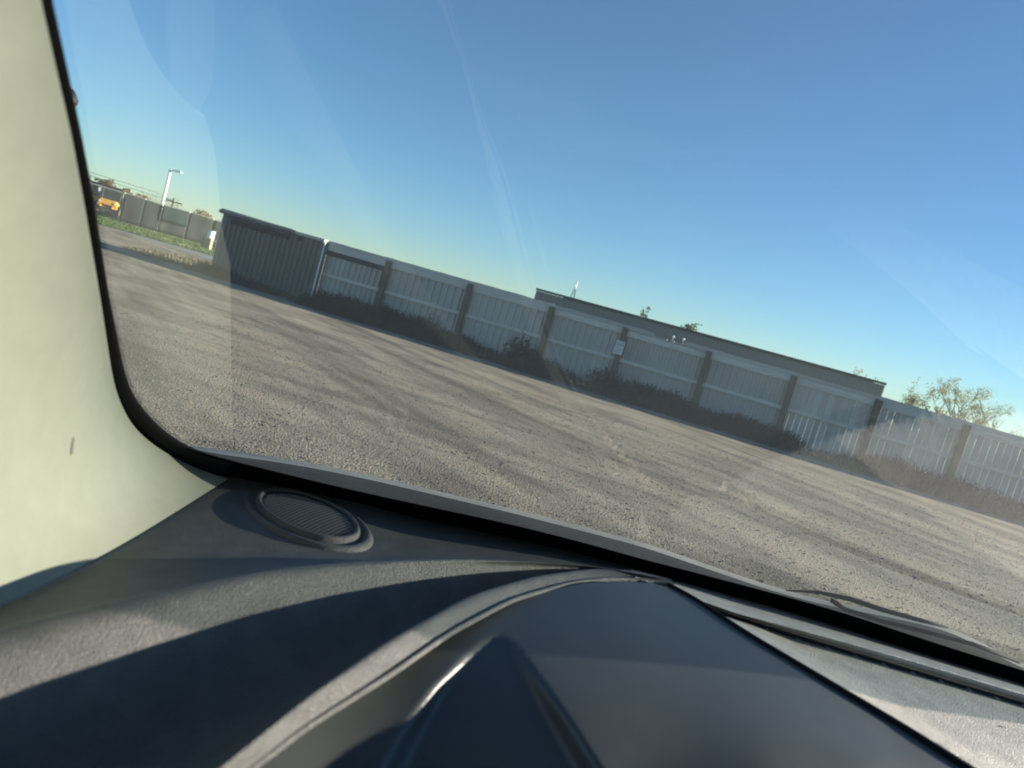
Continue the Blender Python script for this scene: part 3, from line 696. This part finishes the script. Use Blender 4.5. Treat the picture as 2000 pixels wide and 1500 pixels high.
def mixr(a, b_, t, dz=0): return [np.asarray(a[i])*(1-t)+np.asarray(b_[i])*t+np.array([0, 0, dz*(1-tt[i]**3)]) for i in range(nn)]
G01 = mixr(G0, G1, .5, -.022); G01b = mixr(G0, G1, .85, -.014)
G2 = zrow(A2, -.352, -.265, -.318)
G4 = zrow(A4, -.345, -.262, -.292)
G24 = mixr(G2, G4, .45, -.066); G24b = mixr(G2, G4, .88, -.035)
G5 = zrow(A5, -.362, -.266, -.306)
dash_rows = cr([G0, G01, G01b, G1, G2, G24, G24b, G4, G5], 8)
o = MB().grid([[rel(p) for p in r] for r in dash_rows]).build('dashboard', dash_m, car, True)
# bright beaded edge where dash meets the hood
E5 = [tuple(np.array(rel(p))+np.array([0, 0, .0015])) for p in G5]
MB().tube(E5, .0028, 8).build('hood_piping', dash_m, car, True)

DV = np.array([p for r in dash_rows for p in r])-CAM
dirs = DV/np.linalg.norm(DV, axis=1)[:, None]
def drop(px, py, lift=0):     # the dash surface under a line of sight
    d = ray(px, py); d = d/np.linalg.norm(d); k_ = np.argsort(-(dirs@d))[:6]; r_ = np.mean(np.linalg.norm(DV[k_], axis=1)); return CAM+d*(r_-lift)
# cream pillar trim: from the seal back towards the driver, flaring onto the dashboard
nP = 100
ia = resample(inner, nP)
ea = resample([(-210,-260),(-205,300),(-195,800),(-200,1150),(-130,1235),(0,1181),(100,1136),(200,1086),(320,1016),(400,963),(445,936)], nP)
# pair the seal with the outer edge so that the lower part fans out
rows = []; tq = np.linspace(0, 1, nP)
PA0 = []; PA1 = []; DL = float(np.linalg.norm(drop(-100, 1225)-CAM))
for i in range(nP):
    PA0.append(gpt(ia[i][0], ia[i][1], .012))
    q = ea[i]
    if q[0] > -120 and q[1] > 900: PA1.append(drop(q[0], q[1], .003))
    else:
        d = ray(*q[:2]); d = d/np.linalg.norm(d); PA1.append(CAM+d*(.50+(DL-.50)*min(1, max(0, (q[1]-200)/1000))**1.3))
for _ in range(12):
    PA1[1:-1] = [PA1[i]*.5+(PA1[i-1]+PA1[i+1])*.25 for i in range(1, nP-1)]
for t in [0, .01, .03, .06, .1, .16, .24, .34, .46, .6, .75, .9, 1]:
    row = []
    for i in range(nP):
        a_, b__ = PA0[i], PA1[i]; L_ = np.linalg.norm(b__-a_)
        bul = .03*max(0, min(1, (80-i)/40))*math.sin(math.pi*min(1, t**.6))*L_
        e_ = (a_+b__)/2-CAM; row.append(rel(a_*(1-t)+b__*t-e_/np.linalg.norm(e_)*bul))
    rows.append(row)
MB().grid(rows).build('pillar_trim', cream, car, True)

# instrument hood: thin-plate surface through control points, with a V shaped recess
ctrl = [(500,1498,-.3605),(760,1322,-.320),(1000,1174,-.287),(1200,1133,-.268),(1322,1148,-.266),(1450,1235,-.270),(1600,1325,-.276),(1750,1415,-.284),(1900,1510,-.292),
        (1150,1250,-.285),(1000,1330,-.303),(800,1500,-.352),(1100,1500,-.322),(1350,1400,-.292),(1500,1500,-.297),(1700,1500,-.291),(700,1750,-.43),(1200,1750,-.385),(1700,1750,-.345),(2100,1700,-.33)]
cp = np.array(ctrl); Pn = cp[:, :2]/1000
def tps(r2_): return np.where(r2_ > 1e-12, r2_*np.log(r2_+1e-12)*.5, 0)
K = tps(((Pn[:, None]-Pn[None])**2).sum(-1))+np.eye(len(Pn))*.002
T = np.c_[np.ones(len(Pn)), Pn]; Lm = np.block([[K, T], [T.T, np.zeros((3, 3))]]); wgt = np.linalg.solve(Lm, np.r_[cp[:, 2], 0, 0, 0])
def hz(px, py):
    q = np.array([px, py])/1000; return float(tps(((Pn-q)**2).sum(-1))@wgt[:-3]+wgt[-3]+q@wgt[-2:])
rimp = resample([(p[0], p[1]+1) for p in r5[:-1]]+[(1330,1152),(1380,1183),(1450,1230),(1600,1322),(1750,1412),(1900,1507),(2150,1660)], 170)
foc = np.array([1080, 1900.])
lvec = [(968,1238),(930,1268),(860,1345),(800,1440),(765,1510),(640,1800)]; rvec = [(972,1238),(1005,1275),(1050,1345),(1100,1425),(1150,1510),(1320,1800)]
def trough(px, py):
    if py < 1240: return 0
    lx = np.interp(py, [p[1] for p in lvec], [p[0] for p in lvec]); rx = np.interp(py, [p[1] for p in rvec], [p[0] for p in rvec])
    wd = 16+(py-1240)*.20; a = min(max((px-lx+wd*.5)/wd, 0), 1); b__ = min(max((rx-px+wd*.5)/wd, 0), 1); sm = lambda q: q*q*(3-2*q)
    return -min(.011, .00006*(py-1238)+.0008)*sm(a)*sm(b__)
rows = []
for k in range(120):
    t = (k/119)**1.0
    row = []
    for p in rimp:
        q = p[:2]*(1-t)+foc*t
        z = hz(*q)+trough(*q)-.010*math.exp(-t*60)*0
        row.append(rel(zpt(q[0], q[1], z)))
    rows.append(row)
MB().grid(rows).build('instrument_hood', hood_m, car, True)
# black strip standing in for the shaded groove along the hood's right side
seal = resample([(1300,1141),(1345,1163),(1450,1235),(1600,1325),(1750,1415),(1900,1510),(2150,1665)], 60)
pts = [rel(zpt(p[0]+3, p[1], hz(p[0], p[1])+.0005)) for p in seal]
MB().tube(pts, np.linspace(.0028, .0065, 60), 8).build('hood_edge_shade', rubber, car, True)
# dashboard right of the hood
q0r = [(1230,1108),(1350,1141),(1517,1188),(1650,1228),(1817,1281),(2000,1336),(2300,1428),(3300,1736)]
q1r = [(1240,1125),(1433,1193),(1583,1231),(1750,1276),(2000,1350),(2300,1440),(3300,1748)]
q2r = [(1245,1140),(1440,1203),(1583,1247),(1750,1297),(2000,1371),(2300,1462),(3300,1770)]
mR = 420; tR = np.linspace(0, 1, mR)
Q0, Q1, Q2 = resample(q0r, mR), resample(q1r, mR), resample(q2r, mR)
H0 = [gpt(p[0], p[1], .003) for p in Q0]
H1 = [zpt(p[0], p[1], -.268-.024*min(t*2, 1.15)) for p, t in zip(Q1, tR)]
H15 = [zpt((p[0]+q[0])/2, (p[1]+q[1])/2, -.2705-.024*min(t*2, 1.15)) for p, q, t in zip(Q1, Q2, tR)]
H2 = [zpt(p[0], p[1], -.280-.024*min(t*2, 1.15)) for p, t in zip(Q2, tR)]
H2b = [p+np.array([0, -.001, -.02]) for p in H2]
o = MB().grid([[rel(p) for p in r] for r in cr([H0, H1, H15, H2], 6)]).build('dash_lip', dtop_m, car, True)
offs = [(8, -.279), (40, -.278), (120, -.276), (260, -.281), (520, -.32), (1100, -.40)]
groovex = [(1230,1105),(1300,1141),(1345,1163),(1450,1235),(1600,1325),(1750,1415),(1900,1510),(2150,1665),(2400,1820)]
def rz(px, py, z):
    yl = np.interp(px, [p[0] for p in groovex], [p[1] for p in groovex])   # below this line the hood covers the dash
    if px < 1230: return hz(px, py)-.03
    h_ = hz(px, py)
    if py < yl:
        k_ = min((yl-py)/45, 1); k_ = k_*k_*(3-2*k_); return z*k_+(h_-.003)*(1-k_)
    return h_-.003-.03*min(max((py-yl)/30, 0), 1)
HR = []
offs2 = np.array(offs); oo = np.r_[8, np.arange(12, 120, 6), np.arange(120, 1100, 14)]
for of in oo:
    zb_ = np.interp(of, offs2[:, 0], offs2[:, 1]); HR.append([zpt(p[0]-of*.12, p[1]+of, rz(p[0]-of*.12, p[1]+of, zb_-.005-.024*min(t*2, 1.15)-.05*min(t*2, 1.1)*min(1, max(0, of-20)/300))) for p, t in zip(Q2, tR)])
HR = [[p+np.array([0, .001, -.02]) for p in HR[0]]]+HR
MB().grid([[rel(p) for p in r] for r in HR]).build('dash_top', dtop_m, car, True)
# vent slot: dark floor, thin fins
fl1 = [p+np.array([0, 0, -.012]) for p in H2]; fl2 = [p+np.array([0, -.02, -.012]) for p in H2]
vent = MB().grid([[rel(p+np.array([0, -.0008, 0])) for p in H2], [rel(p) for p in fl1], [rel(p) for p in fl2]]).build('demister_vent', blackp, car)
fins = [(1500,1228),(1558,1246),(1617,1264),(1672,1280),(1727,1296),(1783,1312),(1838,1328),(1892,1344),(1946,1360),(2000,1376),(2055,1393),(2110,1410)]
for p in fins:
    tf = tR[int(np.argmin(abs(Q2[:, 0]-p[0])))]; c0 = np.array(rel(zpt(p[0], p[1], -.2825-.024*min(tf*2, 1.15))))
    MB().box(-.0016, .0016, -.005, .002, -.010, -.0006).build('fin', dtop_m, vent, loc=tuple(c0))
# speaker grille in the dash
def dsurf(px, py):     # height of the dash under a pixel by nearest vertex
    return None
ctr = drop(600, 1015); e1 = drop(712, 1052)-ctr; e2 = drop(578, 1060)-ctr
nrm = np.cross(e1, e2); nrm = nrm/np.linalg.norm(nrm); nrm = nrm if nrm[2] > 0 else -nrm
# ellipse axes in image: major half 118 px along 22 deg, minor half 38
def ell(k, t, lift=0):
    ux, uy = math.cos(R(20)), math.sin(R(20)); a_, b__ = 118*k, 42*k
    px = 600+a_*math.cos(t)*ux-b__*math.sin(t)*uy; py = 1015+a_*math.cos(t)*uy+b__*math.sin(t)*ux
    d = ray(px, py); tt_ = float(nrm@(ctr-CAM))/float(nrm@d); return CAM+d*tt_+nrm*(lift+.0035)
ts = np.linspace(0, 2*math.pi, 73)
spk = MB().grid([[rel(ell(k, t, l)) for t in ts] for k, l in ((1.16, -.004), (1.13, -.001), (1.10, .0012), (1.05, .0022), (1.01, .0005), (.98, -.003), (.93, -.004), (.905, .004), (.88, .0066), (.84, .0066), (.81, .004))]).build('speaker_bezel', dash_m, car, True)
cover = MB(); rows = [[rel(ell(k, t, .003+.003*(1-k*k/.65))) for t in ts] for k in (.81, .7, .55, .4, .25, .1, .001)]
cover.grid(rows)
sgm = mat('speaker_mesh', (.05,.053,.055), None, rough=.7)
sp = cover.build('speaker_grille', sgm, spk, True)
# raised beads of the grille
mb = MB(); a0 = ell(0, 0); ex = (ell(.8, 0)-a0); ey = (ell(.8, math.pi/2)-a0); lx, ly = np.linalg.norm(ex), np.linalg.norm(ey); ux_, uy_ = ex/lx, ey-ex*(ex@ey)/lx**2; uy_ = uy_/np.linalg.norm(uy_)
stp = .0034; sx_ = .0058
nX = int(lx/sx_)+1; nY = int(np.linalg.norm(ey)/stp)+2
for i in range(-nX, nX+1):
    for j in range(-nY, nY+1):
        p = ux_*i*sx_+uy_*(j*stp)
        al = np.linalg.lstsq(np.stack([ex, ey], 1), p, rcond=None)[0]; rr = al[0]**2+al[1]**2
        if rr < .98:
            c0 = a0+p+nrm*(.0032+.003*(1-rr*.64/.65)); h_ = .0011; q = [c0+ux_*h_*1.6, c0+uy_*h_, c0-ux_*h_*1.6, c0-uy_*h_, c0+nrm*.0022]
            mb.add([rel(z_) for z_ in q], [(0, 1, 4), (1, 2, 4), (2, 3, 4), (3, 0, 4)])
gb = mb.build('grille_bead', mat('grille_bead_plastic', (.15,.155,.15), None, rough=.5), spk); gb['kind'] = 'stuff'
# cowl outside the glass
ctop = [(340,868),(380,873),(470,884),(590,902),(710,926),(860,961),(1000,994),(1250,1058),(1500,1144),(1600,1172),(1700,1190),(1850,1222),(1930,1262),(2000,1300),(2200,1370)]
Ct = resample(ctop, 90); Cb = resample([(x, y+20) for x, y in uppe], 90)
def cpt(px, py, z): d = ray(px, py); return CAM+d*(z/d[2])
rw = []
for i in range(90):
    a_, b__ = Ct[i], Cb[i]; t = i/89
    top = gpt(a_[0], a_[1], 0); yb = gpt(b__[0], b__[1], -.006)
    P0 = yb; zt_ = P0[2]-CAM[2]+.012
    dd = ray(a_[0], a_[1]); P2 = CAM+dd*((P0[1]+.26)/dd[1])
    dd = ray(a_[0], a_[1]+9); P1 = CAM+dd*((P0[1]+.22)/dd[1])
    rw.append((P0+np.array([0, .0, -.03]), P0*.6+P1*.4, P1, P2, P2+np.array([0, .03, -.03]), P2+np.array([0, .06, -.25])))
rows = [[rel(rw[i][k]) for i in range(90)] for k in range(3)]
MB().grid(rows).build('cowl', cowl_m, car, True)
cowl_l = mat('bonnet_edge', (.22,.21,.18), (.30,.28,.24), 12, .7)
rows = [[rel(np.array(rw[i][k])+np.array([0, .001, .0005])) for i in range(90)] for k in range(2, 6)]
MB().grid(rows).build('bonnet_edge', cowl_l, car, True)
# wiper
wp_ = [(1535,1153),(1600,1157),(1660,1170),(1720,1190),(1800,1212),(1850,1225)]
pts = [rel(gpt(x, y, -.035)) for x, y in wp_]
MB().tube(pts, [.001,.003,.004,.004,.0035,.002], 6).build('wiper_arm', rubber, car, True)
wp_ = [(1625,1173),(1650,1190),(1720,1213),(1800,1232),(1900,1258),(1990,1292)]
MB().tube([rel(gpt(x, y, -.02)) for x, y in wp_], .0035, 6).build('wiper_blade', rubber, car, True)
# door mirror shell beyond the pillar
mz = [gpt(135, 195, -.25)]
o = MB().tube([rel(np.array(mz[0])+np.array([dx_, 0, 0])) for dx_ in (-.12, -.09, 0, .008)], [.0, .013, .013, .004], 14).build('door_mirror', blackp, car, True)
# roof lining and far side pillar, outside the picture
lining = mat('roof_lining', (.34,.34,.31), (.38,.38,.35), 30, .95)
cloth = mat('seat_cloth', (.045,.047,.05), (.06,.062,.065), 60, .95)
MB().box(-.62, 1.12, -2.0, -.32, 2.02, 2.06).build('roof', lining, car)
MB().box(-.66, -.60, -2.2, .62, .5, 1.235).build('door_panel', cloth, car)
MB().box(1.08, 1.14, -2.2, .2, .5, 1.36).build('door_panel', cloth, car)
MB().box(-.60, 1.08, -2.25, -2.15, .5, 2.02).build('rear_panel', cloth, car)
MB().box(-.60, 1.08, -2.1, .3, .42, .5).build('floor_panel', cloth, car)
for sx_0 in (-.42, .32):
    st = MB().prism([(sx_0, .5), (sx_0+.52, .5), (sx_0+.52, .92), (sx_0, .92)], -1.2, -.62).build('seat', cloth, car); bevel(st, .05)
    bk = MB().box(sx_0, sx_0+.52, -1.32, -1.16, .9, 1.55).build('backrest', cloth, st); bevel(bk, .05)
    hd = MB().box(sx_0+.14, sx_0+.38, -1.34, -1.24, 1.58, 1.80).build('headrest', cloth, st); bevel(hd, .04)
bpy.context.view_layer.update()
def scuff(target, px, py, l, w, ang, m):
    d = Vector(ray(px, py)).normalized(); o_ = target.matrix_world.inverted() @ Vector(CAM)
    hit, loc, nr_, _i = target.ray_cast(o_, d)
    if not hit: return
    if nr_.dot(d) > 0: nr_ = -nr_
    a_ = (Vector(Rv)*math.cos(ang)-Vector(Uv)*math.sin(ang)); a_ = (a_-nr_*a_.dot(nr_)).normalized(); b_ = nr_.cross(a_)
    pts = []
    for k in range(14):
        t = 2*math.pi*k/14; pts.append(loc+nr_*.0008+a_*l*math.cos(t)*random.uniform(.8, 1.1)+b_*w*math.sin(t)*random.uniform(.7, 1.2))
    MB().add(pts, [tuple(range(14))]).build('scuff', m, target)
smd = mat('scuff_mark', (.16,.165,.15), (.24,.24,.21), 300, .9)
scuff(bpy.data.objects['pillar_trim'], 141, 872, .009, .0035, R(-52), smd)
scuff(bpy.data.objects['dash_top'], 1958, 1420, .006, .0016, R(-38), smd)
print('faces', sum(len(o.data.polygons) for o in bpy.data.objects if o.type == 'MESH'))
